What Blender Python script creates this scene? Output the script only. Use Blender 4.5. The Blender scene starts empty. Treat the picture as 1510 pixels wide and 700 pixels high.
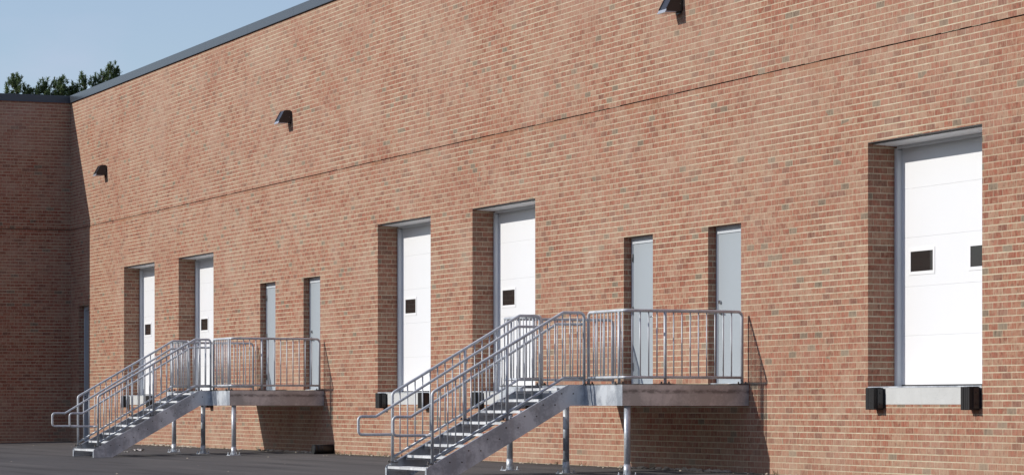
import bpy, math, random
from mathutils import Vector, Matrix
random.seed(7)
S = bpy.context.scene
COL = S.collection
PI = math.pi

# ------------------------------------------------------------------ tags
def tag(o, label=None, cat=None, group=None, kind=None):
    if label: o['label'] = label
    if cat: o['category'] = cat
    if group: o['group'] = group
    if kind: o['kind'] = kind
    return o

def empty(name, loc=(0, 0, 0)):
    o = bpy.data.objects.new(name, None)
    o.empty_display_size = .3
    o.location = loc
    COL.objects.link(o)
    return o

# ------------------------------------------------------------------ mesh builder
class MB:
    def __init__(s):
        s.v = []; s.f = []; s.sm = []; s.mi = []
    def add(s, vs, fs, smooth=False, mi=0):
        n = len(s.v)
        s.v += [tuple(v) for v in vs]
        for f in fs:
            s.f.append(tuple(i + n for i in f)); s.sm.append(smooth); s.mi.append(mi)
        return s
    def box(s, a, b, mi=0):
        x0, x1 = sorted((a[0], b[0])); y0, y1 = sorted((a[1], b[1])); z0, z1 = sorted((a[2], b[2]))
        vs = [(x0, y0, z0), (x1, y0, z0), (x1, y1, z0), (x0, y1, z0), (x0, y0, z1), (x1, y0, z1), (x1, y1, z1), (x0, y1, z1)]
        return s.add(vs, [(0, 3, 2, 1), (4, 5, 6, 7), (0, 1, 5, 4), (1, 2, 6, 5), (2, 3, 7, 6), (3, 0, 4, 7)], mi=mi)
    def bbox(s, a, b, r=.006, mi=0):
        """box with chamfered vertical and horizontal edges"""
        x0, x1 = sorted((a[0], b[0])); y0, y1 = sorted((a[1], b[1])); z0, z1 = sorted((a[2], b[2]))
        def ring(z, i):
            X0, X1, Y0, Y1 = x0 + i, x1 - i, y0 + i, y1 - i
            return [(X0 + r, Y0, z), (X1 - r, Y0, z), (X1, Y0 + r, z), (X1, Y1 - r, z), (X1 - r, Y1, z), (X0 + r, Y1, z), (X0, Y1 - r, z), (X0, Y0 + r, z)]
        rings = [ring(z0, r), ring(z0 + r, 0), ring(z1 - r, 0), ring(z1, r)]
        vs = sum(rings, []); fs = [tuple(range(7, -1, -1)), tuple(range(24, 32))]
        for k in range(3):
            for i in range(8):
                j = (i + 1) % 8
                fs.append((k * 8 + i, k * 8 + j, k * 8 + 8 + j, k * 8 + 8 + i))
        return s.add(vs, fs, mi=mi)
    def prism(s, pts, axis, a, b, mi=0):
        """2D outline extruded along an axis: 'x' -> pts are (y,z); 'y' -> (x,z); 'z' -> (x,y)"""
        def mk(p, t):
            return (t, p[0], p[1]) if axis == 'x' else ((p[0], t, p[1]) if axis == 'y' else (p[0], p[1], t))
        n = len(pts)
        ar = sum(pts[i][0] * pts[(i + 1) % n][1] - pts[(i + 1) % n][0] * pts[i][1] for i in range(n))
        if (ar < 0) != (axis == 'y'): pts = pts[::-1]
        a, b = sorted((a, b))
        vs = [mk(p, a) for p in pts] + [mk(p, b) for p in pts]
        fs = [tuple(range(n - 1, -1, -1)), tuple(range(n, 2 * n))]
        for i in range(n):
            j = (i + 1) % n
            fs.append((i, j, n + j, n + i))
        return s.add(vs, fs, mi=mi)
    def tube(s, pts, r, n=10, cap=True, r2=None):
        pts = [Vector(p) for p in pts]
        m = len(pts); vs = []; fs = []
        t0 = (pts[1] - pts[0]).normalized()
        ref = Vector((0, 0, 1)) if abs(t0.z) < .9 else Vector((1, 0, 0))
        u = t0.cross(ref).normalized()
        for i, p in enumerate(pts):
            if i == 0: t = t0
            elif i == m - 1: t = (pts[-1] - pts[-2]).normalized()
            else: t = ((pts[i + 1] - p).normalized() + (p - pts[i - 1]).normalized()).normalized()
            u = (u - t * u.dot(t)).normalized(); w = t.cross(u)
            rr = r if r2 is None else r + (r2 - r) * i / (m - 1)
            for k in range(n):
                a = 2 * PI * k / n
                vs.append(p + (u * math.cos(a) + w * math.sin(a)) * rr)
        for i in range(m - 1):
            for k in range(n):
                j = (k + 1) % n
                fs.append((i * n + k, i * n + j, (i + 1) * n + j, (i + 1) * n + k))
        s.add(vs, fs, True)
        if cap:
            c = len(s.v) - m * n
            s.f.append(tuple(c + k for k in range(n - 1, -1, -1))); s.sm.append(False); s.mi.append(0)
            c2 = c + (m - 1) * n
            s.f.append(tuple(c2 + k for k in range(n))); s.sm.append(False); s.mi.append(0)
        return s
    def mesh(s, name, mats):
        me = bpy.data.meshes.new(name)
        me.from_pydata(s.v, [], s.f)
        for m in (mats if isinstance(mats, (list, tuple)) else [mats]): me.materials.append(m)
        me.polygons.foreach_set('use_smooth', s.sm)
        me.polygons.foreach_set('material_index', s.mi)
        me.update()
        return me
    def build(s, name, mats, parent=None, loc=None):
        o = bpy.data.objects.new(name, s.mesh(name, mats))
        COL.objects.link(o)
        if parent: o.parent = parent
        if loc: o.location = loc
        return o

def fillet(pts, r, n=5):
    pts = [Vector(p) for p in pts]
    out = [pts[0]]
    for i in range(1, len(pts) - 1):
        p = pts[i]; a = (pts[i - 1] - p); b = (pts[i + 1] - p)
        la, lb = a.length, b.length; a.normalize(); b.normalize()
        ang = a.angle(b)
        d = min(r / math.tan(ang / 2), la * .48, lb * .48)
        p0 = p + a * d; p1 = p + b * d
        for k in range(n + 1):
            t = k / n
            out.append(p0 * (1 - t) ** 2 + p * 2 * t * (1 - t) + p1 * t * t)
    out.append(pts[-1])
    return out

# ------------------------------------------------------------------ materials
class NT:
    def __init__(s, name):
        s.m = bpy.data.materials.new(name); s.m.use_nodes = True
        s.t = s.m.node_tree; s.t.nodes.clear()
        s.out = s.t.nodes.new('ShaderNodeOutputMaterial')
        s.b = s.t.nodes.new('ShaderNodeBsdfPrincipled')
        s.t.links.new(s.b.outputs[0], s.out.inputs[0])
    def n(s, typ, **kw):
        x = s.t.nodes.new(typ)
        for k, v in kw.items(): setattr(x, k, v)
        return x
    def set(s, sock, v):
        if hasattr(v, 'is_linked') or isinstance(v, bpy.types.NodeSocket): s.t.links.new(v, sock)
        else: sock.default_value = v
    def math(s, op, a, b=0., c=0.):
        x = s.n('ShaderNodeMath', operation=op)
        s.set(x.inputs[0], a); s.set(x.inputs[1], b); s.set(x.inputs[2], c)
        return x.outputs[0]
    def mix(s, fac, a, b, blend='MIX'):
        x = s.n('ShaderNodeMix', data_type='RGBA', blend_type=blend)
        s.set(x.inputs[0], fac)
        for k, v in ((6, a), (7, b)):
            if isinstance(v, (tuple, list)) and len(v) == 3: v = (*v, 1)
            s.set(x.inputs[k], v)
        return x.outputs[2]
    def ramp(s, fac, stops, interp='LINEAR'):
        x = s.n('ShaderNodeValToRGB'); cr = x.color_ramp; cr.interpolation = interp
        while len(cr.elements) < len(stops): cr.elements.new(.5)
        for e, (p, c) in zip(cr.elements, stops):
            e.position = p; e.color = (*c, 1) if isinstance(c, (tuple, list)) else (c, c, c, 1)
        s.set(x.inputs[0], fac); return x.outputs[0]
    def noise(s, vec, scale, detail=3, rough=.55, dist=0.):
        x = s.n('ShaderNodeTexNoise')
        if vec is not None: s.t.links.new(vec, x.inputs['Vector'])
        x.inputs['Scale'].default_value = scale; x.inputs['Detail'].default_value = detail
        x.inputs['Roughness'].default_value = rough; x.inputs['Distortion'].default_value = dist
        return x.outputs[0]
    def coord(s, which='Object'):
        return s.n('ShaderNodeTexCoord').outputs[which]
    def map(s, vec, scale=(1, 1, 1), loc=(0, 0, 0)):
        x = s.n('ShaderNodeMapping'); s.t.links.new(vec, x.inputs[0])
        x.inputs['Scale'].default_value = scale; x.inputs['Location'].default_value = loc
        return x.outputs[0]
    def bump(s, h, dist, strength=1.):
        x = s.n('ShaderNodeBump'); x.inputs['Distance'].default_value = dist; x.inputs['Strength'].default_value = strength
        s.set(x.inputs['Height'], h); s.t.links.new(x.outputs[0], s.b.inputs['Normal'])
    def P(s, **kw):
        for k, v in kw.items():
            sock = s.b.inputs[k.replace('_', ' ')]
            if isinstance(v, tuple) and len(v) == 3 and sock.type == 'RGBA': v = (*v, 1)
            s.set(sock, v)
        return s

CH, CW = .0813, .2032          # brick course height and brick length
def brick_material():
    k = NT('brick')
    co = k.coord('Object'); sp = k.n('ShaderNodeSeparateXYZ'); k.t.links.new(co, sp.inputs[0])
    X, Y, Z = sp.outputs
    gn = k.n('ShaderNodeNewGeometry').outputs['True Normal']; sn = k.n('ShaderNodeSeparateXYZ'); k.t.links.new(gn, sn.inputs[0])
    side = k.math('GREATER_THAN', k.math('ABSOLUTE', sn.outputs[0]), .5)
    u0 = k.math('ADD', k.math('MULTIPLY', X, k.math('SUBTRACT', 1., side)), k.math('MULTIPLY', k.math('ADD', Y, 37.), side))
    v = k.math('DIVIDE', Z, CH)
    row = k.math('FLOOR', v); fv = k.math('FRACT', v)
    wn0 = k.n('ShaderNodeTexWhiteNoise', noise_dimensions='1D'); k.t.links.new(row, wn0.inputs['W'])
    off = k.math('ADD', k.math('MULTIPLY', k.math('FLOORED_MODULO', row, 2.), .5), k.math('MULTIPLY', wn0.outputs[0], .09))
    u = k.math('ADD', k.math('DIVIDE', u0, CW), off)
    col = k.math('FLOOR', u); fu = k.math('FRACT', u)
    idv = k.n('ShaderNodeCombineXYZ'); k.t.links.new(col, idv.inputs[0]); k.t.links.new(row, idv.inputs[1]); k.t.links.new(side, idv.inputs[2])
    wn = k.n('ShaderNodeTexWhiteNoise', noise_dimensions='3D'); k.t.links.new(idv.outputs[0], wn.inputs['Vector'])
    sc = k.n('ShaderNodeSeparateColor'); k.t.links.new(wn.outputs['Color'], sc.inputs[0])
    r1, r2, r3 = sc.outputs
    # texture space (u along the wall in metres)
    tv = k.n('ShaderNodeCombineXYZ'); k.t.links.new(u0, tv.inputs[0]); k.t.links.new(Z, tv.inputs[1]); k.t.links.new(r1, tv.inputs[2])
    tw = k.n('ShaderNodeCombineXYZ'); k.t.links.new(u0, tw.inputs[0]); k.t.links.new(Z, tw.inputs[1])
    TV, TW = tv.outputs[0], tw.outputs[0]
    # joints: distances to the brick edge in metres, wobbling a little
    wob = k.math('MULTIPLY', k.math('SUBTRACT', k.noise(TW, 28, 2), .5), .005)
    dv = k.math('ADD', k.math('MULTIPLY', k.math('MINIMUM', fv, k.math('SUBTRACT', 1., fv)), CH), wob)
    du = k.math('ADD', k.math('MULTIPLY', k.math('MINIMUM', fu, k.math('SUBTRACT', 1., fu)), CW), wob)
    def step(x, a, b):
        m = k.n('ShaderNodeMapRange', interpolation_type='SMOOTHSTEP'); k.t.links.new(x, m.inputs[0])
        m.inputs[1].default_value = a; m.inputs[2].default_value = b
        return m.outputs[0]
    bv = step(dv, .0052, .0088); bu = step(du, .0034, .0064)
    mv = k.math('SUBTRACT', 1., bv); mu = k.math('SUBTRACT', 1., bu)
    inside = k.math('MULTIPLY', bv, bu)
    tone = k.ramp(r1, [(0, (.215, .070, .042)), (.20, (.270, .092, .056)), (.42, (.315, .118, .072)), (.64, (.330, .148, .092)), (.84, (.315, .170, .110)), (1, (.370, .215, .145))])
    # kiln flashing: red and straw patches inside each brick
    fl = k.noise(k.map(TV, (13, 10, 31)), 1., 2, .5)
    tone = k.mix(k.ramp(fl, [(.34, .65), (.46, 0.)]), tone, (.335, .082, .048))
    tone = k.mix(k.ramp(fl, [(.53, 0.), (.66, .62)]), tone, (.385, .245, .160))
    patch = k.noise(TW, .55, 2)
    gp = k.math('ADD', .966, k.math('MULTIPLY', k.math('SUBTRACT', .55, patch), .12))
    isg = k.math('GREATER_THAN', r2, gp)
    grey = k.mix(r3, (.150, .125, .090), (.215, .180, .130))
    tone = k.mix(isg, tone, grey)
    isd = k.math('MULTIPLY', k.math('GREATER_THAN', .05, r2), .6)
    tone = k.mix(isd, tone, (.14, .055, .042))
    # wire-cut face: vertical scoring, blotches of darker fire-flash and pale lime
    streak = k.noise(k.map(TV, (85, 8, 3)), 1., 2, .6)
    blot = k.noise(k.map(TV, (24, 15, 9)), 1., 3, .6)
    tone = k.mix(k.ramp(streak, [(.44, 0.), (.74, .55)]), tone, (.44, .29, .20))
    tone = k.mix(k.ramp(streak, [(.28, .5), (.42, 0.)]), tone, (.15, .055, .040))
    tone = k.mix(k.ramp(blot, [(.52, 0.), (.70, .70)]), tone, k.mix(1., tone, (.48, .43, .41), 'MULTIPLY'))
    # weathering in broad drifts
    big = k.noise(k.map(TW, (1, 1.4, 1)), .32, 4, .6)
    high = k.n('ShaderNodeMapRange'); k.t.links.new(Z, high.inputs[0])
    high.inputs[1].default_value = 3.; high.inputs[2].default_value = 8.6; high.inputs[3].default_value = .45; high.inputs[4].default_value = 1.
    bl = k.math('MULTIPLY', k.ramp(big, [(.36, .04), (.66, .62)]), high.outputs[0])
    bl = k.math('MULTIPLY', bl, k.ramp(k.noise(k.map(TW, (6, 9, 1)), 1., 3, .6), [(.3, .55), (.65, 1.)]))
    tone = k.mix(bl, tone, (.400, .275, .205))
    low = k.n('ShaderNodeMapRange', interpolation_type='SMOOTHSTEP'); k.t.links.new(Z, low.inputs[0])
    low.inputs[1].default_value = .75; low.inputs[2].default_value = 0.; low.inputs[3].default_value = 0.; low.inputs[4].default_value = .4
    tone = k.mix(k.math('MULTIPLY', low.outputs[0], k.ramp(k.noise(TW, 1.6, 3), [(.35, .3), (.7, 1.)])), tone, (.42, .30, .215))
    mort = k.mix(k.ramp(k.noise(TW, 7, 3), [(.3, 0.), (.7, 1.)]), (.44, .375, .255), (.61, .535, .395))
    drift = k.noise(k.map(TW, (1, 1.7, 1)), .42, 3, .6)
    tone = k.mix(k.ramp(drift, [(.34, .32), (.50, 0.)]), tone, k.mix(1., tone, (.80, .68, .66), 'MULTIPLY'))
    tone = k.mix(k.ramp(k.noise(k.map(TW, (1, 1.2, 1), (7, 3, 0)), .9, 3, .6), [(.50, 0.), (.72, .38)]), tone, (.43, .30, .225))
    c = k.mix(k.math('MULTIPLY', mu, .55), tone, mort)
    c = k.mix(k.math('MULTIPLY', mv, k.ramp(k.noise(k.map(TW, (1, 2, 1)), .5, 4, .65), [(.38, 1.), (.64, .42)])), c, mort)
    # rust weeping just under the open joint at mid height
    rust = k.n('ShaderNodeMapRange', interpolation_type='SMOOTHSTEP'); k.t.links.new(Z, rust.inputs[0])
    rust.inputs[1].default_value = 5.20; rust.inputs[2].default_value = 5.36; rust.inputs[3].default_value = 0.; rust.inputs[4].default_value = .5
    below = k.math('MULTIPLY', rust.outputs[0], k.math('LESS_THAN', Z, 5.364))
    c = k.mix(k.math('MULTIPLY', below, k.ramp(k.noise(k.map(TW, (1.3, .3, 1)), 1., 3), [(.48, 0.), (.62, 1.)])), c, (.30, .14, .07))
    hs = k.n('ShaderNodeHueSaturation'); hs.inputs['Hue'].default_value = .5015; hs.inputs['Saturation'].default_value = .98; hs.inputs['Value'].default_value = .975; k.t.links.new(c, hs.inputs['Color']); c = hs.outputs[0]
    h = k.math('ADD', k.math('MULTIPLY', inside, .75), k.math('ADD', k.math('MULTIPLY', streak, .28), k.math('MULTIPLY', blot, .22)))
    k.bump(h, .004, .6)
    k.P(Base_Color=c, Roughness=.9)
    k.b.inputs['Specular IOR Level'].default_value = .2
    return k.m

def galv_material(name, tint=(.78, .80, .82), dark=(.60, .62, .64), rough=.48, metal=.25, sp=1., smudge=False):
    k = NT(name); co = k.coord('Object')
    oi = k.n('ShaderNodeObjectInfo').outputs['Random']
    vor = k.n('ShaderNodeTexVoronoi'); k.t.links.new(co, vor.inputs['Vector']); vor.inputs['Scale'].default_value = 46
    sc = k.n('ShaderNodeSeparateColor'); k.t.links.new(vor.outputs['Color'], sc.inputs[0])
    n1 = k.noise(co, 2.6, 3, .5, .8)
    f = k.math('ADD', k.math('MULTIPLY', n1, 1.1), k.math('MULTIPLY', k.math('SUBTRACT', sc.outputs[0], .5), .10 * sp))
    c = k.mix(k.ramp(f, [(.42, 0.), (.68, 1.)]), dark, tint)
    st = k.noise(k.map(co, (3, 3, .7)), 3., 3, .6)
    c = k.mix(k.ramp(st, [(.55, 0.), (.74, .5)]), c, (.33, .33, .34))
    if smudge:      # row of weld smudges along the upper third of the plate
        sz = k.n('ShaderNodeSeparateXYZ'); k.t.links.new(co, sz.inputs[0])
        w_ = k.math('ABSOLUTE', k.math('SUBTRACT', sz.outputs[2], 1.105))
        band = k.math('SUBTRACT', 1., k.math('MINIMUM', k.math('DIVIDE', w_, .040), 1.))
        sm = k.math('MULTIPLY', band, k.ramp(k.noise(k.map(co, (5, 5, 9)), 1., 3, .6), [(.40, .15), (.62, 1.)]))
        c = k.mix(k.math('MINIMUM', k.math('MULTIPLY', sm, 1.1), .62), c, (.07, .06, .055))
    k.P(Base_Color=c, Metallic=metal, Roughness=k.math('ADD', rough, k.math('MULTIPLY', k.math('SUBTRACT', n1, .5), .3)))
    k.bump(n1, .002, .08)
    return k.m

def paint_material(name, col, rough=.45, var=.06, spec=.4, dirt=None, bump=0.):
    k = NT(name); co = k.coord('Object')
    n = k.noise(co, 1.7, 4, .6)
    c = k.mix(n, tuple(x * (1 - var) for x in col), tuple(min(1, x * (1 + var)) for x in col))
    if dirt:
        d = k.noise(k.map(co, (5, 5, .6)), 1.4, 4, .65)
        c = k.mix(k.ramp(d, [(.55, 0.), (.8, .35)]), c, dirt)
    k.P(Base_Color=c, Roughness=rough)
    k.b.inputs['Specular IOR Level'].default_value = spec
    if bump: k.bump(k.noise(co, 60, 2), .002, bump)
    return k.m

M = {}
M['brick'] = brick_material()
M['galv'] = galv_material('galvanised_steel')
M['galv_rail'] = galv_material('galvanised_pipe', (.60, .635, .67), (.47, .50, .535), .52, .28, .5)
M['galv_plate'] = galv_material('galvanised_plate', (.66, .70, .74), (.35, .385, .43), .44, .42)
M['galv_end'] = galv_material('stained_galvanised_plate', (.64, .63, .62), (.42, .42, .42), .46, .42, 1., True)
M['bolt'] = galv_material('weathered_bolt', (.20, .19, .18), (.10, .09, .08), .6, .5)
M['white_door'] = paint_material('white_door_paint', (.76, .775, .79), .42, .012, .4)
M['white_trim'] = paint_material('white_window_trim', (.78, .79, .80), .5, .01)
M['grey_door'] = paint_material('grey_door_paint', (.335, .375, .405), .42, .03, .45)
M['grey_frame'] = paint_material('grey_frame_paint', (.52, .56, .60), .45, .05, .45)
M['dock_frame'] = paint_material('pale_dock_frame_paint', (.68, .71, .74), .5, .06, .4)
M['soffit'] = paint_material('pale_lintel_metal', (.80, .81, .82), .5, .05, .4)
M['dark_steel'] = paint_material('dark_steel', (.05, .047, .045), .6, .2, .4, dirt=(.16, .07, .03))
M['coping'] = paint_material('bronze_coping_metal', (.050, .058, .070), .30, .10, .45)
M['fixture'] = paint_material('black_fixture_paint', (.018, .018, .022), .32, .1, .55)
M['lens'] = paint_material('lens_glass', (.34, .36, .40), .15, .03, .6)
M['rubber'] = paint_material('black_rubber', (.022, .021, .021), .7, .25, .3, bump=.6)
M['plastic'] = paint_material('black_plastic', (.012, .013, .014), .4, .1, .4)
M['seal'] = paint_material('door_seal_rubber', (.04, .04, .042), .7, .1, .3)
M['chrome'] = galv_material('satin_chrome', (.62, .62, .62), (.5, .5, .5), .25, .95, .1)
M['paper'] = paint_material('paper', (.72, .70, .66), .8, .06)
M['roofing'] = paint_material('roofing', (.20, .20, .20), .9, .1)
k = NT('window_glass'); k.P(Base_Color=(.026, .023, .022), Roughness=.05); k.b.inputs['Specular IOR Level'].default_value = .28; M['glass'] = k.m
# concrete of the dock sills
k = NT('concrete'); co = k.coord()
c = k.mix(k.noise(co, 2.2, 5, .65), (.43, .44, .43), (.60, .61, .60))
c = k.mix(k.ramp(k.noise(co, 55, 2), [(.62, 0.), (.75, .5)]), c, (.30, .30, .29))
st = k.noise(k.map(co, (6, 6, .8)), 1.3, 3, .6)
c = k.mix(k.ramp(st, [(.58, 0.), (.78, .4)]), c, (.33, .29, .24))
k.P(Base_Color=c, Roughness=.88); k.bump(k.noise(co, 30, 4), .004, .4); M['concrete'] = k.m
# asphalt
k = NT('asphalt'); co = k.coord()
fine = k.noise(co, 70, 3, .7); mid = k.noise(co, 5, 4, .6); big = k.noise(k.map(co, (.5, 1.2, 1)), .22, 4, .6)
c = k.mix(fine, (.045, .044, .045), (.125, .122, .122))
c = k.mix(k.ramp(big, [(.40, 0.), (.62, .55)]), c, (.125, .120, .115))
c = k.mix(k.ramp(mid, [(.58, 0.), (.72, .55)]), c, (.045, .044, .044))
lane = k.noise(k.map(co, (.10, 1.6, 1)), 1.2, 3, .6)
c = k.mix(k.ramp(lane, [(.52, 0.), (.64, .6)]), c, (.048, .047, .048))
c = k.mix(k.ramp(lane, [(.34, .55), (.44, 0.)]), c, (.135, .128, .122))
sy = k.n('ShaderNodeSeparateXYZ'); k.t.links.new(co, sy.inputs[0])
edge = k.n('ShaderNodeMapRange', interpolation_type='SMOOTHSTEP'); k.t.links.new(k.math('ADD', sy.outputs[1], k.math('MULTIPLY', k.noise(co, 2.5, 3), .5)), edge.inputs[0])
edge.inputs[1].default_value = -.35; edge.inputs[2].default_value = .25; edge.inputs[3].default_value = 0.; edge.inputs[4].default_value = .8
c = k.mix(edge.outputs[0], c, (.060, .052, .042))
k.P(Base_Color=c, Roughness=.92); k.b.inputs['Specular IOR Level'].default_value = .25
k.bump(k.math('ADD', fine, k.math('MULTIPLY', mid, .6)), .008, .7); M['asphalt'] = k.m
# plants
k = NT('pine_needles'); oi = k.noise(k.coord(), 1.3, 2)
c = k.mix(oi, (.085, .140, .062), (.150, .195, .085))
k.P(Base_Color=c, Roughness=.6); k.b.inputs['Specular IOR Level'].default_value = .3; M['needles'] = k.m
tl_ = k.n('ShaderNodeBsdfTranslucent'); k.t.links.new(c, tl_.inputs[0]); ms = k.n('ShaderNodeMixShader'); ms.inputs[0].default_value = .5
k.t.links.new(k.b.outputs[0], ms.inputs[1]); k.t.links.new(tl_.outputs[0], ms.inputs[2]); k.t.links.new(ms.outputs[0], k.out.inputs[0])
M['bark'] = paint_material('pine_bark', (.12, .075, .05), .9, .3)
k = NT('weed_leaf'); k.P(Base_Color=k.mix(k.noise(k.coord(), 8, 2), (.10, .10, .035), (.22, .18, .08)), Roughness=.8); M['weed'] = k.m
M['rubble'] = paint_material('mortar_rubble', (.42, .37, .30), .95, .25, .2)

# ------------------------------------------------------------------ frame of reference
X0 = 60.
def wx(t): return X0 - t          # t: metres along the wall, growing towards the far corner; the wall face is y = 0, outside is y < 0
def gz(p): return -.018 * min(max(p, 0), 25)

# ground
mb = MB()
ys = [260, 60, 0, -.6, -1.5, -3, -6, -12, -25, -60, -300]
xs = [-420, -150, -60, -22, -10, 0, 10, 20, 30, 45, 80, 300]
for y in ys:
    for x in xs: mb.v.append((x, y, gz(-y)))
n = len(xs)
for j in range(len(ys) - 1):
    for i in range(n - 1):
        mb.f.append((j * n + i, (j + 1) * n + i, (j + 1) * n + i + 1, j * n + i + 1)); mb.sm.append(False); mb.mi.append(0)
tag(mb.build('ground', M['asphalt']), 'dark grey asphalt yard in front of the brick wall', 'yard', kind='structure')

# ------------------------------------------------------------------ the building
WING = 81.5; WINGLEN = 6.16
XW = wx(WING); XE = 45.
H = 8.60; JZ0, JZ1 = 5.357, 5.373
RB = tag(empty('brick_warehouse', (0, 0, 0)), 'long red brick warehouse with loading doors and a shaded end wing', 'building')
DOCKS = [(37.37, 40.13), (50.91, 53.61), (55.60, 58.30), (68.80, 71.49), (73.52, 76.25)]
DOCKS = [(a, a + 2.72) for a in (37.39, 50.90, 55.60, 68.79, 73.52)]
MANS = [(43.64, 44.66), (46.48, 47.50), (61.61, 62.63), (64.43, 65.45)]
CORNER = (79.64, 80.67)
ZD0, ZD1 = .93, 4.205       # dock opening incl. the concrete sill
ZM0, ZM1 = 1.215, 3.405
QD, QM = .38, .125          # reveal depth at the docks and at the small doors

def wall_sheet(mb, umin, umax, z0, z1, holes, pt):
    us = sorted({umin, umax, *[h[0] for h in holes], *[h[1] for h in holes]})
    zs = sorted({z0, z1, *[h[2] for h in holes], *[h[3] for h in holes]})
    for i in range(len(us) - 1):
        for j in range(len(zs) - 1):
            uc, zc = (us[i] + us[i + 1]) / 2, (zs[j] + zs[j + 1]) / 2
            if any(h[0] < uc < h[1] and h[2] < zc < h[3] for h in holes): continue
            mb.add([pt(us[i], zs[j]), pt(us[i + 1], zs[j]), pt(us[i + 1], zs[j + 1]), pt(us[i], zs[j + 1])], [(0, 1, 2, 3)])

mb = MB()
holes = [(wx(b), wx(a), ZD0, ZD1) for a, b in DOCKS] + [(wx(b), wx(a), ZM0, ZM1) for a, b in MANS] + [(wx(CORNER[1]), wx(CORNER[0]), 0.02, 3.41)]
wall_sheet(mb, XW, XE, -.5, JZ0, holes, lambda u, z: (u, 0, z))
wall_sheet(mb, XW, XE, JZ1, H + .05, [], lambda u, z: (u, 0, z))
# the open joint at mid height
mb.add([(XW, 0, JZ0), (XE, 0, JZ0), (XE, .03, JZ0), (XW, .03, JZ0)], [(0, 1, 2, 3)], mi=1)
mb.add([(XW, .03, JZ0), (XE, .03, JZ0), (XE, .03, JZ1), (XW, .03, JZ1)], [(0, 1, 2, 3)], mi=1)
mb.add([(XW, .03, JZ1), (XE, .03, JZ1), (XE, 0, JZ1), (XW, 0, JZ1)], [(0, 1, 2, 3)], mi=1)
for i, (x0, x1, z0, z1) in enumerate(holes):
    d = QD if i < 5 else (QM if i < 9 else .14)
    e = d + (.30 if i < 5 else .1)
    mb.add([(x0, 0, z0), (x0, e, z0), (x0, e, z1), (x0, 0, z1)], [(0, 1, 2, 3)])
    mb.add([(x1, e, z0), (x1, 0, z0), (x1, 0, z1), (x1, e, z1)], [(0, 1, 2, 3)])
    mb.add([(x0, 0, z1), (x0, e, z1), (x1, e, z1), (x1, 0, z1)], [(0, 1, 2, 3)])
    if i >= 5: mb.add([(x0, e, z0), (x0, 0, z0), (x1, 0, z0), (x1, e, z0)], [(0, 1, 2, 3)], mi=2)
    else: mb.add([(x0, e, z0), (x0, 0, z0), (x1, 0, z0), (x1, e, z0)], [(0, 1, 2, 3)])
# ragged mortar lips narrowing the open joint
rj = random.Random(5); x = XW + .05
while x < XE:
    ln = rj.uniform(.08, .5)
    if rj.random() < .45:
        hgt = rj.choice((.002, .003, .005, .006))
        mb.add([(x, .0, JZ1), (x + .02, .0, JZ1 - hgt), (x + ln - .03, .0, JZ1 - hgt * rj.uniform(.5, 1)), (x + ln, .0, JZ1)], [(0, 1, 2, 3)])
    x += ln
# end and back
mb.add([(XE, 0, -.5), (XE, 30, -.5), (XE, 30, H), (XE, 0, H)], [(0, 1, 2, 3)])
mb.add([(XE, 30, -.5), (XW - 26, 30, -.5), (XW - 26, 30, H), (XE, 30, H)], [(0, 1, 2, 3)])
mb.build('wall', [M['brick'], M['dark_steel'], M['concrete']], RB)
# wing, square to the main wall
mb = MB()
wall_sheet(mb, -WINGLEN, 0, -.5, JZ0, [], lambda u, z: (XW, u, z))
wall_sheet(mb, -WINGLEN, 0, JZ1, H + .05, [], lambda u, z: (XW, u, z))
mb.add([(XW - .03, -WINGLEN, JZ0), (XW - .03, .05, JZ0), (XW - .03, .05, JZ1), (XW - .03, -WINGLEN, JZ1)], [(0, 1, 2, 3)], mi=1)
mb.add([(XW, -WINGLEN, JZ0), (XW, .0, JZ0), (XW - .03, .0, JZ0), (XW - .03, -WINGLEN, JZ0)], [(0, 1, 2, 3)], mi=1)
mb.add([(XW - 26, -WINGLEN, -.5), (XW, -WINGLEN, -.5), (XW, -WINGLEN, H + .05), (XW - 26, -WINGLEN, H + .05)], [(0, 1, 2, 3)])
mb.add([(XW - 26, 30, -.5), (XW - 26, -WINGLEN, -.5), (XW - 26, -WINGLEN, H), (XW - 26, 30, H)], [(0, 1, 2, 3)])
tag(mb.build('wing_wall', [M['brick'], M['dark_steel']], RB), 'brick end wall standing in full shade')
mb = MB()
mb.box((XW - 25.9, -WINGLEN + .1, H - .3), (XW - .1, 29.9, H - .1)); mb.box((XW - .1, .1, H - .3), (XE - .1, 29.9, H - .1))
mb.build('roof', M['roofing'], RB)
# sheet metal copings with a drip edge, in lengths
mb = MB()
segs = [XW + .036] + [XW + .03 + i * 3.05 for i in range(1, 22)] + [XE + .03]
for a, b in zip(segs, segs[1:]):
    mb.prism([(-.030, 8.597), (-.042, 8.590), (-.042, 8.605), (-.034, 8.612), (-.034, 8.768), (-.028, 8.775), (.36, 8.750), (.36, 8.60), (.345, 8.60), (.345, 8.735), (-.024, 8.752), (-.024, 8.60)], 'x', a + .0015, b - .0015)
tag(mb.build('coping', M['coping'], RB), 'grey metal coping along the top of the long wall')
mb = MB()
mb.prism([(XW + .030, 8.597), (XW + .042, 8.590), (XW + .034, 8.612), (XW + .034, 8.768), (XW + .028, 8.775), (XW - .36, 8.750), (XW - .36, 8.60), (XW + .024, 8.60)], 'y', -WINGLEN - .03, .355)
tag(mb.build('coping', M['coping'], RB), 'dark metal coping along the top of the shaded wing')

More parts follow.
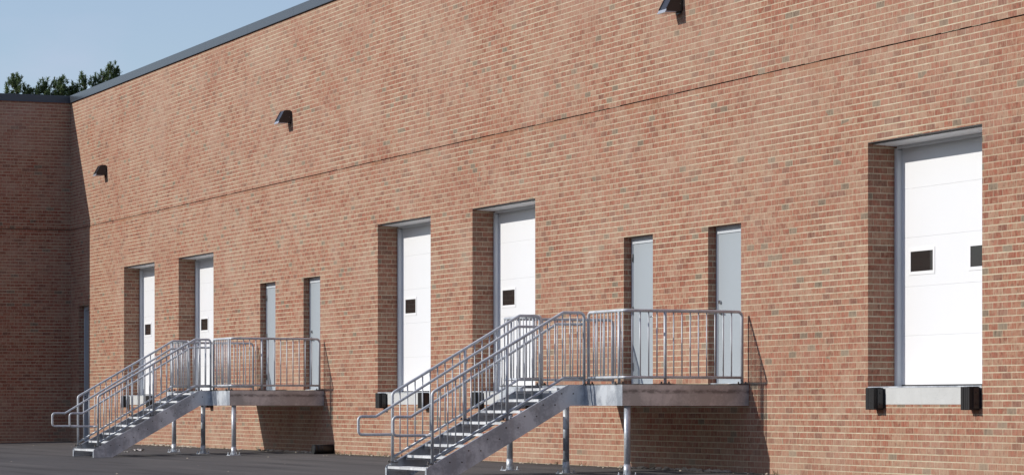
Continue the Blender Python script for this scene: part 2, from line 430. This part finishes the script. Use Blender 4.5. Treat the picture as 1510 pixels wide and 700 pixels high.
# dock doors
DOORZ0, PH = 1.155, .612
QDOOR = .45
for i, (a, b) in enumerate(DOCKS):
    x0, x1 = wx(b), wx(a)
    mb = MB()
    zc = DOORZ0 + .02
    for s_ in range(5):
        z0, z1 = zc + s_ * PH, zc + (s_ + 1) * PH
        # ribbed sectional panel: faint step at every joint
        y = QDOOR
        mb.prism([(y + .05, z0 + .002), (y + .002, z0 + .001), (y, z0 + .004), (y, z1 - .005), (y + .003, z1 - .002), (y + .003, z1), (y + .05, z1)], 'x', x0 + .05, x1 - .05)
    door = mb.build('dock_door', M['white_door'], RB)
    tag(door, ['white sectional dock door with two small windows', 'white dock door behind the right stair rail', 'white dock door left of the right stair', 'white dock door behind the left stair platform', 'white dock door next to the shaded corner'][i])
    for w0, w1 in ((.26, .80), (1.92, 2.46)) if i == 0 else ((.25, .78), (1.92, 2.46)):
        if i == 0: w0, w1 = (.29, .835) if w0 < 1 else (1.72, 2.265)
        xa, xb, za, zb = x0 + w0, x0 + w1, 2.585, 2.835
        m2 = MB(); fw = .042
        for A, B in (((xa - fw, za - fw), (xb + fw, za)), ((xa - fw, zb), (xb + fw, zb + fw)), ((xa - fw, za), (xa, zb)), ((xb, za), (xb + fw, zb))):
            m2.box((A[0], QDOOR - .007, A[1]), (B[0], QDOOR + .001, B[1]))
        m2.build('window_frame', M['white_trim'], door)
        m3 = MB(); m3.box((xa, QDOOR - .0015, za), (xb, QDOOR + .002, zb)); m3.build('window_pane', M['glass'], door)
    m2 = MB(); m2.box((x0 + .06, QDOOR - .006, DOORZ0), (x1 - .06, QDOOR + .04, zc)); m2.build('bottom_seal', M['seal'], door)
    # steel channel frame round the door
    m2 = MB()
    for xa, xb in ((x0, x0 + .058), (x1 - .058, x1)):
        m2.box((xa, QD, ZD1 - .31 + .25), (xb, QD + .012, 1.152))
        m2.box((xa if xa == x0 else xb - .012, QD + .012, 1.152), ((xa + .012) if xa == x0 else xb, QD + .17, ZD1 - .06))
    m2.box((x0 + .058, QD, ZD1 - .075), (x1 - .058, QD + .012, ZD1 - .038))
    m2.build('door_frame', M['dock_frame'], door)
    for xe, d in ((x0 + .060, 1), (x1 - .060, -1)):
        m2 = MB(); m2.box((xe, QD + .012, 1.16), (xe + .007 * d, QDOOR - .002, ZD1 - .08)); m2.build('weather_strip', M['dock_frame'], door)
    # lintel: dark angle at the brick edge and the pale sloping head flashing behind it
    m2 = MB(); m2.box((x0 + .002, -.004, ZD1 - .010), (x1 - .002, .10, ZD1 - .002)); m2.build('lintel_angle', M['dark_steel'], RB)
    m2 = MB(); m2.prism([(.085, ZD1 - .012), (.085, ZD1 - .022), (QD + .01, ZD1 - .036), (QD + .10, ZD1 - .036), (QD + .10, ZD1 - .012)], 'x', x0 + .003, x1 - .003)
    m2.build('head_flashing', M['soffit'], RB)
    # concrete sill
    m2 = MB(); m2.box((x0 + .002, -.003, ZD0 + .002), (x1 - .002, .66, 1.150)); sill = m2.build('dock_sill', M['concrete'], RB)
    m2 = MB(); m2.box((x0 + .004, -.007, 1.138), (x1 - .004, .05, 1.154)); m2.build('edge_angle', M['galv_plate'], sill)

# small steel doors
def man_door(a, b, z0, z1, q, hinge_left, label):
    x0, x1 = wx(b), wx(a)
    fr = .05; hd = .10
    m = MB(); m.box((x0 + fr, q + .012, z0 + .012), (x1 - fr, q + .055, z1 - hd - .004))
    d = m.build('personnel_door', M['grey_door'], RB); tag(d, label)
    m = MB(); y0, y1 = q, q + .10
    m.box((x0, y0, z0 + .003), (x0 + fr - .004, y1, z1)); m.box((x1 - fr + .004, y0, z0 + .003), (x1, y1, z1)); m.box((x0 + fr - .004, y0, z1 - hd), (x1 - fr + .004, y1, z1 - .003))
    m.box((x0 + fr - .004, q + .06, z0), (x1 - fr + .004, q + .09, z1 - hd))
    m.build('door_frame', M['grey_frame'], d)
    m = MB(); m.box((x0 + .03, q - .10, z0 + .001), (x1 - .03, q + .05, z0 + .011)); m.build('threshold', M['galv_plate'], d)
    hx = x0 + fr - .002 if hinge_left else x1 - fr + .002
    for zz in (z0 + .22, z0 + 1.05, z1 - .36):
        m = MB(); m.tube([(hx, q - .004, zz), (hx, q - .004, zz + .115)], .010, 8); m.build('hinge', M['bolt'], d)
    kx = (x1 - fr - .075) if hinge_left else (x0 + fr + .075); s_ = -1 if hinge_left else 1
    m = MB(); m.tube([(kx, q + .011, z0 + 1.0), (kx, q - .002, z0 + 1.0)], .034, 14); m.tube([(kx, q, z0 + 1.0), (kx, q - .055, z0 + 1.0)], .011, 8)
    m.tube(fillet([(kx, q - .05, z0 + 1.0), (kx + .03 * s_, q - .055, z0 + 1.0), (kx + .125 * s_, q - .05, z0 + .995)], .02), .010, 8)
    m.build('handle', M['chrome'], d)
    m = MB(); m.tube([(kx, q + .011, z0 + 1.14), (kx, q - .014, z0 + 1.14)], .027, 12); m.build('deadbolt', M['chrome'], d)
MANLAB = ['grey steel door with lever handle at the near end of the right platform', 'grey steel door behind the rail of the right platform', 'grey steel door at the near end of the left platform', 'grey steel door behind the rail of the left platform']
for i, (a, b) in enumerate(MANS): man_door(a, b, ZM0, ZM1, QM, i % 2 == 1, MANLAB[i])
man_door(*CORNER, .02, 3.41, .14, False, 'narrow grey door in the shaded corner')

# ------------------------------------------------------------------ wall lights
LZ = 6.49
def wall_light(t, label):
    r = tag(empty('wall_light', (wx(t), 0, LZ)), label, 'wall light', 'black wall lights in a row along the brick wall')
    w = .13
    m = MB()
    prof = [(-.012, .02), (-.012, .248), (-.045, .260), (-.135, .258), (-.150, .246), (-.262, .040), (-.262, .012), (-.10, .012), (-.09, .02)]
    m.prism(prof, 'x', -w, w)
    fx = [(-.151, .249), (-.263, .043), (-.270, .046), (-.156, .254)]
    m.prism(fx, 'x', w - .012, w + .002); m.prism(fx, 'x', -w - .002, -w + .012)
    m.build('housing', M['fixture'], r)
    m = MB(); m.bbox((-.075, -.012, -.01), (.075, -.001, .26), .004); m.build('back_plate', M['fixture'], r)
    m = MB(); m.prism([(-.2625, .040), (-.285, -.002), (-.285, -.010), (-.11, .000), (-.11, .011), (-.2625, .011)], 'x', -w - .001, w + .001); m.build('lens', M['lens'], r)
    for sx in (-1, 1):
        m = MB(); m.tube([(sx * (w + .001), -.05, .12), (sx * (w + .008), -.05, .12)], .009, 8); m.build('screw', M['bolt'], r)
wall_light(45.59, 'black wedge wall light cut off by the top edge above the right platform')
wall_light(63.50, 'black wedge wall light above the left platform')
wall_light(77.98, 'black wedge wall light closest to the shaded corner')

# ------------------------------------------------------------------ dock bumpers
BUMP = [(39.80, 'black rubber bumper at the left end of the largest dock sill'), (37.53, 'black rubber bumper at the right end of the largest dock sill')]
for (a, b), nm in zip(DOCKS[1:], ('the dock door behind the right stair rail', 'the dock door just left of the right stair', 'the dock door behind the left platform', 'the dock door next to the shaded corner')):
    BUMP.append((b - .39, 'black rubber bumper left below ' + nm))
    BUMP.append((a + .15, 'black rubber bumper right below ' + nm))
for t, lab in BUMP:
    r = tag(empty('dock_bumper', (wx(t), 0, .87)), lab, 'dock bumper', 'black rubber bumpers under the dock doors')
    m = MB(); w = .105; n = 9
    for j in range(n):
        xa = -w + 2 * w * j / n; xb = -w + 2 * w * (j + 1) / n
        jt = random.uniform(-.006, .004)
        m.bbox((xa + .001, -.148 + jt, random.uniform(-.005, .003)), (xb - .001, -.016, .268 + random.uniform(-.004, .003)), .003)
    m.build('rubber_pad', M['rubber'], r)
    for sx in (-1, 1):
        m = MB(); m.box((sx * (w + .001), -.10, .015), (sx * (w + .009), -.012, .255)); m.box((sx * (w + .001), -.012, .015), (sx * (w + .035), -.003, .255))
        m.tube([(sx * (w + .009), -.06, .07), (sx * (w + .018), -.06, .07)], .012, 8); m.tube([(sx * (w + .009), -.06, .20), (sx * (w + .018), -.06, .20)], .012, 8)
        m.build('steel_angle', M['fixture'], r)

# ------------------------------------------------------------------ stair platform
L, D, ZT, ZB = 4.36, 1.89, 1.205, .915
def P(tl, p, z): return (-tl, -p, z)
def make_platform(xroot, label, group):
    R = tag(empty('stair_platform', (xroot, 0, 0)), label, 'stair platform', group)
    G, GR, GP = M['galv'], M['galv_rail'], M['galv_plate']
    # deck grating
    m = MB()
    p = .02
    while p < D - .04:
        m.box(P(.014, p, ZT - .030), P(L - .014, p + .005, ZT)); p += .030
    tl = .1
    while tl < L:
        m.box(P(tl, .02, ZT - .012), P(tl + .006, D - .03, ZT - .003)); tl += .1
    m.build('deck', G, R)
    m = MB(); m.box(P(-.004, D - .012, ZT - .011), P(L + .004, D + .004, ZT + .001)); m.box(P(-.004, .01, ZT - .011), P(.012, D - .0125, ZT + .001)); m.box(P(L - .012, .01, ZT - .011), P(L + .004, D - .0125, ZT + .001)); m.build('gap_shade_strip', M['bolt'], R)  # dark strip standing in for the shadow gap along the deck edge
    # fascia channels
    def fascia(name, f):
        mm = MB(); f(mm); return mm.build(name, GP if name == 'front_fascia' else M['galv_end'], R)
    fascia('front_fascia', lambda m: (m.box(P(.0, D, ZB), P(L, D - .008, ZT - .012)), m.box(P(.002, D - .008, ZB), P(L - .002, D - .065, ZB + .010)), m.box(P(.002, D - .008, ZT - .044), P(L - .002, D - .065, ZT - .034))))
    e0 = fascia('end_fascia', lambda m: (m.box(P(-.001, .01, ZB), P(.008, D - .0085, ZT - .012)), m.box(P(.008, .01, ZB), P(.06, D - .07, ZB + .010))))
    fascia('end_fascia', lambda m: (m.box(P(L + .001, .01, ZB), P(L - .008, D - .0085, ZT - .012)), m.box(P(L - .008, .01, ZB), P(L - .06, D - .07, ZB + .010))))
    for q in (.9, 1.8, 2.7, 3.5):
        m = MB(); m.box(P(q, .02, ZB + .03), P(q + .006, D - .02, ZT - .036)); m.build('joist', GP, R)
    # legs
    for tl in (.06, 2.12, 4.20):
        m = MB(); zb = gz(1.79)
        m.tube([P(tl, 1.79, zb + .16), P(tl, 1.79, ZB)], .044, 18)
        leg = m.build('support_leg', GP, R)
        m = MB(); m.tube([P(tl, 1.79, zb + .012), P(tl, 1.79, zb + .165)], .051, 18, r2=.048); m.build('sleeve', GP, leg)
        m = MB(); m.bbox(P(tl - .11, 1.68, zb - .004), P(tl + .11, 1.90, zb + .012), .003); m.build('base_plate', GP, leg)
        for sx, sy in ((-1, -1), (1, -1), (1, 1), (-1, 1)):
            m = MB(); c = (tl + sx * .085, 1.79 + sy * .085)
            m.tube([P(*c, zb + .014), P(*c, zb + .028)], .016, 6); m.tube([P(*c, zb + .028), P(*c, zb + .06)], .008, 6); m.build('bolt', GP, leg)
    # stringers
    SN, SF = 1.245, 2.875
    zf = gz(4.25)
    prof = [(D + .001, ZT - .004), (2.13, ZT - .004), (4.145, .108), (4.180, .092), (4.206, .055), (4.206, zf), (3.85, zf), (2.10, ZB), (D + .001, ZB)]
    for s0, s1, s2 in ((SN, SN + .008, SN + .058), (SF, SF - .008, SF - .058)):
        m = MB()
        m.prism([(-a, b) for a, b in prof], 'x', -s0, -s1)
        def strip(A, B, th):
            m.prism([(-A[0], A[1]), (-B[0], B[1]), (-B[0], B[1] + th), (-A[0], A[1] + th)], 'x', -(s1 + (.0005 if s2 > s1 else -.0005)), -s2)
        strip((2.13, ZT - .016), (D + .002, ZT - .016), .010); strip((2.135, ZT - .018), (4.145, .094), .010)
        m.box(P(s1 + (.0005 if s2 > s1 else -.0005), 4.196, zf + .002), P(s2, 4.2055, .054))
        strip((2.10, ZB + .004), (3.84, zf + .014), .010); strip((D + .002, ZB + .002), (2.10, ZB + .002), .010)
        st = m.build('stringer', GP, R)
        sgn = -1 if s0 == SN else 1
        for i in range(7):
            pf = 2.28 + .2727 * i; z = 1.135 - .1542 * i
            for pp in (pf - .22, pf - .045):
                m = MB(); m.tube([P(s0, pp, z - .055), P(s0 + sgn * .008, pp, z - .055)], .011, 6); m.build('bolt', M['bolt'], st)
    # treads
    for i in range(8):
        pf = 2.28 + .2727 * i; z = 1.155 - .1542 * i
        m = MB(); ta, tb = SN + .0605, SF - .0605
        m.box(P(ta, pf - .045, z - .034), P(tb, pf, z - .002))
        q = pf - .062
        while q > pf - .275:
            m.box(P(ta, q - .005, z - .032), P(tb, q, z - .002)); q -= .030
        u = ta + .08
        while u < tb:
            m.box(P(u, pf - .275, z - .014), P(u + .006, pf - .05, z - .006)); u += .10
        for e in (ta, tb): m.box(P(e, pf - .28, z - .07), P(e + (.006 if e == ta else -.006), pf - .001, z - .001))
        tr = m.build('tread', G, R)
        m = MB(); m.box(P(ta + .008, pf - .043, z - .0015), P(tb - .008, pf + .002, z + .001))
        for u in range(26):
            uu = ta + .03 + u * (tb - ta - .06) / 25
            m.box(P(uu, pf - .036, z + .001), P(uu + .022, pf - .008, z + .004))
        m.build('nosing', G, tr)
    # guard rails
    RR = .0215; RT, RBm = 2.185, 1.295
    def foot(tl, p, z, sl=0):
        m = MB(); m.bbox(P(tl - .028, p - .075, z - .001), P(tl + .028, p + .075, z + .011), .003)
        for s_ in (-1, 1): m.tube([P(tl, p + s_ * .055, z + .011), P(tl, p + s_ * .055, z + .035)], .013, 6)
        return m.build('foot_plate', M['bolt'], R)
    def tubepart(name, pts, r, rad=.08, mat=GR, par=R, n=12):
        m = MB(); m.tube(fillet(pts, rad) if len(pts) > 2 else pts, r, n); return m.build(name, mat, par)
    def baluster(tl, p, z0, z1, par):
        m = MB(); m.tube([P(tl, p, z0), P(tl, p, z1)], .0102, 8); m.build('baluster', GR, par)
    for mir in (False, True):
        T = (lambda x: L - x) if mir else (lambda x: x)
        tr0 = (L - 2.905) if mir else 1.215
        g = tubepart('guard_rail', [P(T(tr0), 1.845, ZT), P(T(tr0), 1.845, RT), P(T(.05), 1.845, RT), P(T(.05), .085, RT), P(T(.05), .085, ZT)], RR, .075)
        tubepart('bottom_rail', [P(T(tr0), 1.845, RBm), P(T(.05), 1.845, RBm), P(T(.05), .085, RBm)], .0185, .05, par=g)
        for tl, p in ((.20, 1.845), (.05, 1.235)):
            tubepart('post', [P(T(tl), p, ZT), P(T(tl), p, RT - .01)], RR, par=g)
        for tl, p in ((tr0, 1.845), (.20, 1.845), (.05, 1.235), (.05, .085)):
            ft = foot(T(tl), p, ZT); ft.parent = g
        q = .20 + .121
        while q < tr0 - .06:
            baluster(T(q), 1.845, RBm, RT, g); q += .121
        baluster(T(.09), 1.845, RBm, RT, g)
        q = 1.845 - .118
        while q > .13:
            if abs(q - 1.235) > .05: baluster(T(.05), q, RBm, RT, g)
            q -= .1235
    # stair rails
    for tc, th, sg in ((SN + .033, SN + .115, 1), (SF - .033, SF - .115, -1)):
        zs = lambda p: ZT - .004 - max(0, p - 2.13) * .5415
        g = tubepart('stair_rail', [P(tc, 4.11, zs(4.11)), P(tc, 4.11, 1.09), P(tc, 2.20, RT), P(tc, 1.885, RT), P(tc, 1.885, ZT)], RR, .07)
        tubepart('bottom_rail', [P(tc, 4.11, .195), P(tc, 2.19, RBm), P(tc, 1.885, RBm)], .0185, .05, par=g)
        pm = 3.024; zt = RT - (pm - 2.2) * (RT - 1.09) / 1.91
        tubepart('post', [P(tc, pm, zs(pm)), P(tc, pm, zt)], RR, par=g)
        for p in (4.11, pm): ft = foot(tc, p, zs(p) - .002); ft.parent = g
        hr = tubepart('handrail', [P(tc + sg * .01, 1.895, 2.03), P(th, 1.96, 2.03), P(th, 2.26, 2.03), P(th, 4.385, .765), P(th, 4.64, .765), P(th, 4.64, .515), P(th, 4.18, .515), P(tc + sg * .01, 4.12, .515)], .0195, .06, par=g)
        for pb, zb_ in ((pm, 2.03 - (pm - 2.26) * 1.265 / 2.125),):
            tubepart('bracket', [P(tc, pb, zb_ - .06), P(th, pb, zb_ - .06), P(th, pb, zb_ - .015)], .008, .03, par=g)
        q = 4.11 - .112
        while q > 1.95:
            if abs(q - pm) > .06:
                zb_ = RBm if q < 2.19 else RBm - (q - 2.19) * (RBm - .195) / 1.92
                zt_ = RT if q < 2.2 else RT - (q - 2.2) * (RT - 1.09) / 1.91
                baluster(tc, q, zb_, zt_, g)
            q -= .112
    return R

def copy_tree(o, parent=None):
    c = o.copy(); COL.objects.link(c); c.parent = parent
    for ch in o.children: copy_tree(ch, c)
    return c
PG = 'galvanised stair platforms against the brick wall'
A = make_platform(wx(43.39), 'galvanised steel stair and platform on the right, closer to the biggest white door', PG)
B = copy_tree(A)
B.location = (wx(61.35), 0, 0)
B['label'] = 'galvanised steel stair and platform on the left, beside the shaded wing wall'

# ------------------------------------------------------------------ small things at the wall foot
m = MB()
m.tube([(0, 0, .095), (0, -.30, .085), (0, -.33, .085)], .092, 18)
dp = tag(empty('drain_pipe', (wx(60.85), 0, -.005)), 'short black drain pipe sticking out of the wall foot in the left shadow', 'pipe')
m.build('pipe_body', M['plastic'], dp)
m = MB(); m.tube([(0, -.33, .085), (0, -.40, .084)], .096, 18)
for yy in (-.27, -.22): m.tube([(0, yy, .086), (0, yy - .018, .086)], .093, 18)
m.build('pipe_collar', M['plastic'], dp)

def lump(mb, c, r, rnd):
    phi = (1 + 5 ** .5) / 2
    vs = [(-1, phi, 0), (1, phi, 0), (-1, -phi, 0), (1, -phi, 0), (0, -1, phi), (0, 1, phi), (0, -1, -phi), (0, 1, -phi), (phi, 0, -1), (phi, 0, 1), (-phi, 0, -1), (-phi, 0, 1)]
    fs = [(0, 11, 5), (0, 5, 1), (0, 1, 7), (0, 7, 10), (0, 10, 11), (1, 5, 9), (5, 11, 4), (11, 10, 2), (10, 7, 6), (7, 1, 8), (3, 9, 4), (3, 4, 2), (3, 2, 6), (3, 6, 8), (3, 8, 9), (4, 9, 5), (2, 4, 11), (6, 2, 10), (8, 6, 7), (9, 8, 1)]
    sx, sy, sz = rnd.uniform(.7, 1.5), rnd.uniform(.5, 1.), rnd.uniform(.35, .7)
    mb.add([(c[0] + v[0] * r * sx * .53 * rnd.uniform(.8, 1.2), c[1] + v[1] * r * sy * .53 * rnd.uniform(.8, 1.2), c[2] + v[2] * r * sz * .53 * rnd.uniform(.8, 1.2)) for v in vs], fs)
rnd = random.Random(3)
m = MB()
for a, b, n in ((43.9, 47.4, 150), (61.8, 65.2, 130), (35, 81, 260), (70, 74, 60)):
    for _ in range(n):
        t = rnd.uniform(a, b); p = abs(rnd.gauss(0, .05)) + .01
        if n == 260: p = abs(rnd.gauss(0, .12)) + .01
        lump(m, (wx(t), -p, gz(p) + .004), rnd.choice((.012, .02, .03, .045)) * (1.4 if n != 260 else .7), rnd)
tag(m.build('rubble', M['rubble']), 'crumbs of old mortar lying along the wall foot', 'rubble', kind='stuff')
m = MB()
for a, b, n in ((54.8, 60.6, 26), (48, 54.6, 6), (66.5, 74, 12), (61.8, 66, 5), (39, 43, 4)):
    for _ in range(n):
        t = rnd.uniform(a, b); p = rnd.uniform(.015, .07)
        for _b in range(rnd.randint(5, 11)):
            h = rnd.uniform(.02, .075); an = rnd.uniform(0, 2 * PI); w = rnd.uniform(.003, .006)
            bx, by = wx(t) + rnd.gauss(0, .035), -p + rnd.gauss(0, .012)
            dx, dy = math.cos(an), math.sin(an); ln = h * rnd.uniform(.2, .8)
            by = min(by, -.006); tipy = min(by + dy * ln, -.004)
            m.add([(bx - dy * w, by + dx * w * .5 - .003, gz(p) - .005), (bx + dy * w, by - dx * w * .5 - .003, gz(p) - .005), (bx + dx * ln * .5 + dy * w, (by + tipy) / 2, gz(p) + h * .7), (bx + dx * ln, tipy, gz(p) + h)], [(0, 1, 2, 3)])
tag(m.build('weeds', M['weed']), 'thin dry weeds growing along the foot of the wall', 'weeds', kind='stuff')
def scrap(t, p, s, rz, lab):
    m = MB(); n = 5
    for j in range(n + 1):
        for i in range(n + 1):
            x, y = (i / n - .5) * s, (j / n - .5) * s * .6
            m.v.append((x, y, .006 + .25 * s * (.5 + .5 * math.sin(i * 1.9 + j * 1.3 + s * 40)) * (.35 + rnd.random() * .3)))
    for j in range(n):
        for i in range(n):
            q = j * (n + 1) + i
            m.f.append((q, q + 1, q + n + 2, q + n + 1)); m.sm.append(False); m.mi.append(0)
    b = len(m.v); m.v += [(v[0], v[1], v[2] - .003) for v in m.v[:b]]
    for f in list(m.f): m.f.append(tuple(b + q for q in reversed(f))); m.sm.append(False); m.mi.append(0)
    o = m.build('paper_scrap', M['paper'], loc=(wx(t), -p, gz(p))); o.rotation_euler.z = rz
    tag(o, lab, 'litter', 'paper scraps on the asphalt')
scrap(66.67, 2.49, .14, .3, 'small white paper scrap beside the foot of the left stair')
scrap(67.6, 1.98, .30, .1, 'longer white paper scrap between the left stair and the wall')

m = MB()
for _ in range(40):
    t = rnd.uniform(40, 84); p = rnd.uniform(.3, 9)
    lump(m, (wx(t), -p, gz(p) + .002), rnd.choice((.008, .012, .016, .024)), rnd)
tag(m.build('gravel', M['rubble']), 'loose pale grit scattered over the dark asphalt', 'grit', kind='stuff')
# pine wood added out of view to block low sky light and darken shade
rw = random.Random(21); m = MB()
def added_tree(x, y, h, r):
    m.tube([(x, y, -.4), (x, y, h * .9)], .2, 5, r2=.05)
    for _ in range(85):
        f = rw.random() ** .8; z = h * (.08 + .92 * f); rr = r * (1.05 - f) ** .7 * math.sqrt(rw.random()); a = rw.uniform(0, 2 * PI)
        c = Vector((x + math.cos(a) * rr, y + math.sin(a) * rr, z)); s_ = rw.uniform(.6, 1.25)
        u = Vector((rw.gauss(0, 1), rw.gauss(0, 1), rw.gauss(0, .6))).normalized() * s_
        v = u.cross(Vector((rw.gauss(0, 1), rw.gauss(0, 1), rw.gauss(0, 1)))).normalized() * s_ * .8
        m.add([c - u, c - v, c + u, c + v], [(0, 1, 2, 3)])
for x in range(-70, 170, 4):
    for row in range(2): added_tree(x + rw.uniform(-1.5, 1.5), -72 - row * 5 + rw.uniform(-2, 2), rw.uniform(15, 21), 3.2)
for y in range(-72, 60, 4):
    for row in range(2): added_tree(128 + row * 5 + rw.uniform(-2, 2), y + rw.uniform(-1.5, 1.5), rw.uniform(15, 21), 3.2)
tag(m.build('added_shade_forest', M['needles']), 'added pine wood out of view across the yard, blocking low sky light', 'wood', kind='stuff')

# ------------------------------------------------------------------ pines behind the wing
def pine(x, y, top, kind, seed, lab):
    rd = random.Random(seed)
    r = tag(empty('pine_tree', (x, y, 0)), lab, 'pine tree', 'pine trees rising behind the roof of the shaded wing')
    m = MB()
    m.tube([(0, 0, 0), (rd.uniform(-.1, .1), 0, top * .5), (rd.uniform(-.15, .15), 0, top - .5)], .24, 8, r2=.03)
    nb = 56 if kind == 'broad' else 40
    tips = []
    for i in range(nb):
        f = i / nb
        z = top - .25 - (f ** 1.15) * 9.5
        ln = (.25 + 2.6 * f ** .75 if kind == 'broad' else .12 + 3.4 * f) * rd.uniform(.55, 1.1) * (1.05 if kind == 'broad' else .55)
        a = i * 2.4 + rd.uniform(-.5, .5)
        up = rd.uniform(.15, .5)
        e = Vector((math.cos(a) * ln, math.sin(a) * ln, z + ln * up))
        e.z = min(e.z, top - .15 - ln * rd.uniform(.55, 1.0))
        s0 = Vector((0, 0, z))
        m.tube([s0, (s0 + e) / 2 + Vector((0, 0, -.06 * ln)), e], .035, 5, r2=.012)
        tips.append((e, s0, ln))
    m.build('trunk', M['bark'], r)
    m = MB()
    def tuft(c, ax, rad):
        ax = ax.normalized()
        for _ in range(30):
            d = Vector((rd.gauss(0, 1), rd.gauss(0, 1), rd.gauss(0, 1))).normalized() * .8 + ax * rd.uniform(.2, 1.3)
            d = d.normalized() * rad * rd.uniform(.65, 1.1)
            s_ = c + ax * rd.uniform(-.5, .55) * rad
            w = d.cross(Vector((rd.gauss(0, 1), rd.gauss(0, 1), rd.gauss(0, 1)))).normalized() * .021
            m.add([s_ - w, s_ + w, s_ + d + w * .4, s_ + d - w * .4], [(0, 1, 2, 3)])
    for k_ in range(7):
        tuft(Vector((rd.gauss(0, .09), rd.gauss(0, .09), top - .12 - k_ * .17)), Vector((rd.gauss(0, .3), rd.gauss(0, .3), 1)), .17 + .02 * k_)
    for e, s0, ln in tips:
        nt = (3 + int(ln * 3.4)) if kind == 'broad' else (2 + int(ln * 4))
        for j in range(nt):
            f = 1 - (j / nt) * .75
            c = s0.lerp(e, f) + Vector((rd.gauss(0, .10), rd.gauss(0, .10), rd.gauss(.06, .12)))
            if c.z > top - .1: c.z = top - .1
            tuft(c, Vector((rd.gauss(0, .35), rd.gauss(0, .35), 1)), rd.uniform(.17, .27))
            if rd.random() < .5: tuft(c + Vector((rd.gauss(0, .1), rd.gauss(0, .1), .24)), Vector((0, 0, 1)), rd.uniform(.14, .22))
    m.build('crown', M['needles'], r)
PINES = [(-135.3, 24.4, 22.12, 'broad', 11, 'bushy pine top with a pointed tip, farthest left over the wing roof'),
         (-134.6, 26.1, 21.6, 'broad', 12, 'lower rounded pine top between the two bushy pines'),
         (-134.3, 27.0, 21.85, 'broad', 13, 'broad rounded pine top behind the middle of the wing roof'),
         (-135.0, 25.25, 21.25, 'broad', 31, 'low pine crown just right of the farthest left pine'),
         (-134.2, 27.55, 21.3, 'broad', 33, 'low pine crown filling in right of the broad rounded one'),
         (-133.9, 28.0, 21.45, 'slim', 14, 'small low pine tip where the two rooflines meet'),
         (-133.72, 28.42, 21.95, 'slim', 17, 'ragged pine top just right of where the rooflines meet'),
         (-133.42, 29.05, 21.95, 'slim', 15, 'thin pine tip leaning above the end of the long coping'),
         (-133.22, 29.55, 22.45, 'slim', 18, 'thin pine spire left of the tallest tip above the long coping'),
         (-133.0, 30.05, 22.7, 'slim', 16, 'tallest thin pine tip above the long coping'),
         (-132.9, 30.4, 22.45, 'slim', 19, 'pine spire farthest right, half hidden by the long coping')]
for a in PINES: pine(*a)

# ------------------------------------------------------------------ camera
cd = bpy.data.cameras.new('camera'); cam = bpy.data.objects.new('camera', cd); COL.objects.link(cam)
TH = math.atan(1790. / 4367.); ct, cp = 7.4615, 18.2036
cam.location = (wx(ct), -cp, .925)
d = Vector((-math.cos(TH), math.sin(TH), 0))
cam.rotation_euler = d.to_track_quat('-Z', 'Y').to_euler()
cd.sensor_width = 36.; cd.lens = 36. * 4367. / 1510.
cd.shift_y = (596.5 - 350.) / 1510.
cd.clip_start = .5; cd.clip_end = 2000
S.camera = cam

# ------------------------------------------------------------------ light
sv = Vector((-.32, -1., .53))          # towards the sun
el = math.atan2(sv.z, math.hypot(sv.x, sv.y)); az = math.atan2(sv.x, sv.y)
w = bpy.data.worlds.new('World'); S.world = w; w.use_nodes = True
nt = w.node_tree; nt.nodes.clear()
o = nt.nodes.new('ShaderNodeOutputWorld'); b = nt.nodes.new('ShaderNodeBackground'); sk = nt.nodes.new('ShaderNodeTexSky')
sk.sky_type = 'NISHITA'; sk.sun_disc = False; sk.sun_elevation = el; sk.sun_rotation = az % (2 * PI)
sk.air_density = 1.0; sk.dust_density = .4; sk.ozone_density = 3.; sk.altitude = 100
b.inputs[1].default_value = .128
tc = nt.nodes.new('ShaderNodeTexCoord'); mp = nt.nodes.new('ShaderNodeMapping'); mp.inputs['Scale'].default_value = (3., 5., 26.)
nz = nt.nodes.new('ShaderNodeTexNoise'); nz.inputs['Scale'].default_value = 1.3; nz.inputs['Detail'].default_value = 5; nz.inputs['Distortion'].default_value = .4
rp = nt.nodes.new('ShaderNodeMapRange'); rp.inputs[1].default_value = .42; rp.inputs[2].default_value = .72; rp.inputs[3].default_value = .20; rp.inputs[4].default_value = .46
mx = nt.nodes.new('ShaderNodeMix'); mx.data_type = 'RGBA'; mx.inputs[7].default_value = (5.2, 5.0, 6.6, 1)      # thin high cirrus
nt.links.new(tc.outputs['Generated'], mp.inputs[0]); nt.links.new(mp.outputs[0], nz.inputs['Vector']); nt.links.new(nz.outputs[0], rp.inputs[0])
nt.links.new(rp.outputs[0], mx.inputs[0]); nt.links.new(sk.outputs[0], mx.inputs[6]); nt.links.new(mx.outputs[2], b.inputs[0]); nt.links.new(b.outputs[0], o.inputs[0])
sl = bpy.data.lights.new('sun', 'SUN'); so = bpy.data.objects.new('sun', sl); COL.objects.link(so)
sl.energy = 4.0; sl.angle = math.radians(.5); sl.color = (1., .945, .87)
so.rotation_euler = (-sv).to_track_quat('-Z', 'Y').to_euler()
so.location = (20, -30, 30)

S.render.engine = 'CYCLES'
S.view_settings.view_transform = 'Standard'; S.view_settings.look = 'None'
S.view_settings.exposure = 0.; S.view_settings.gamma = 1.
S.render.film_transparent = False
S.cycles.use_denoising = True
S.cycles.denoiser = 'OPENIMAGEDENOISE'
S.cycles.denoising_input_passes = 'RGB_ALBEDO_NORMAL'
S.cycles.max_bounces = 6
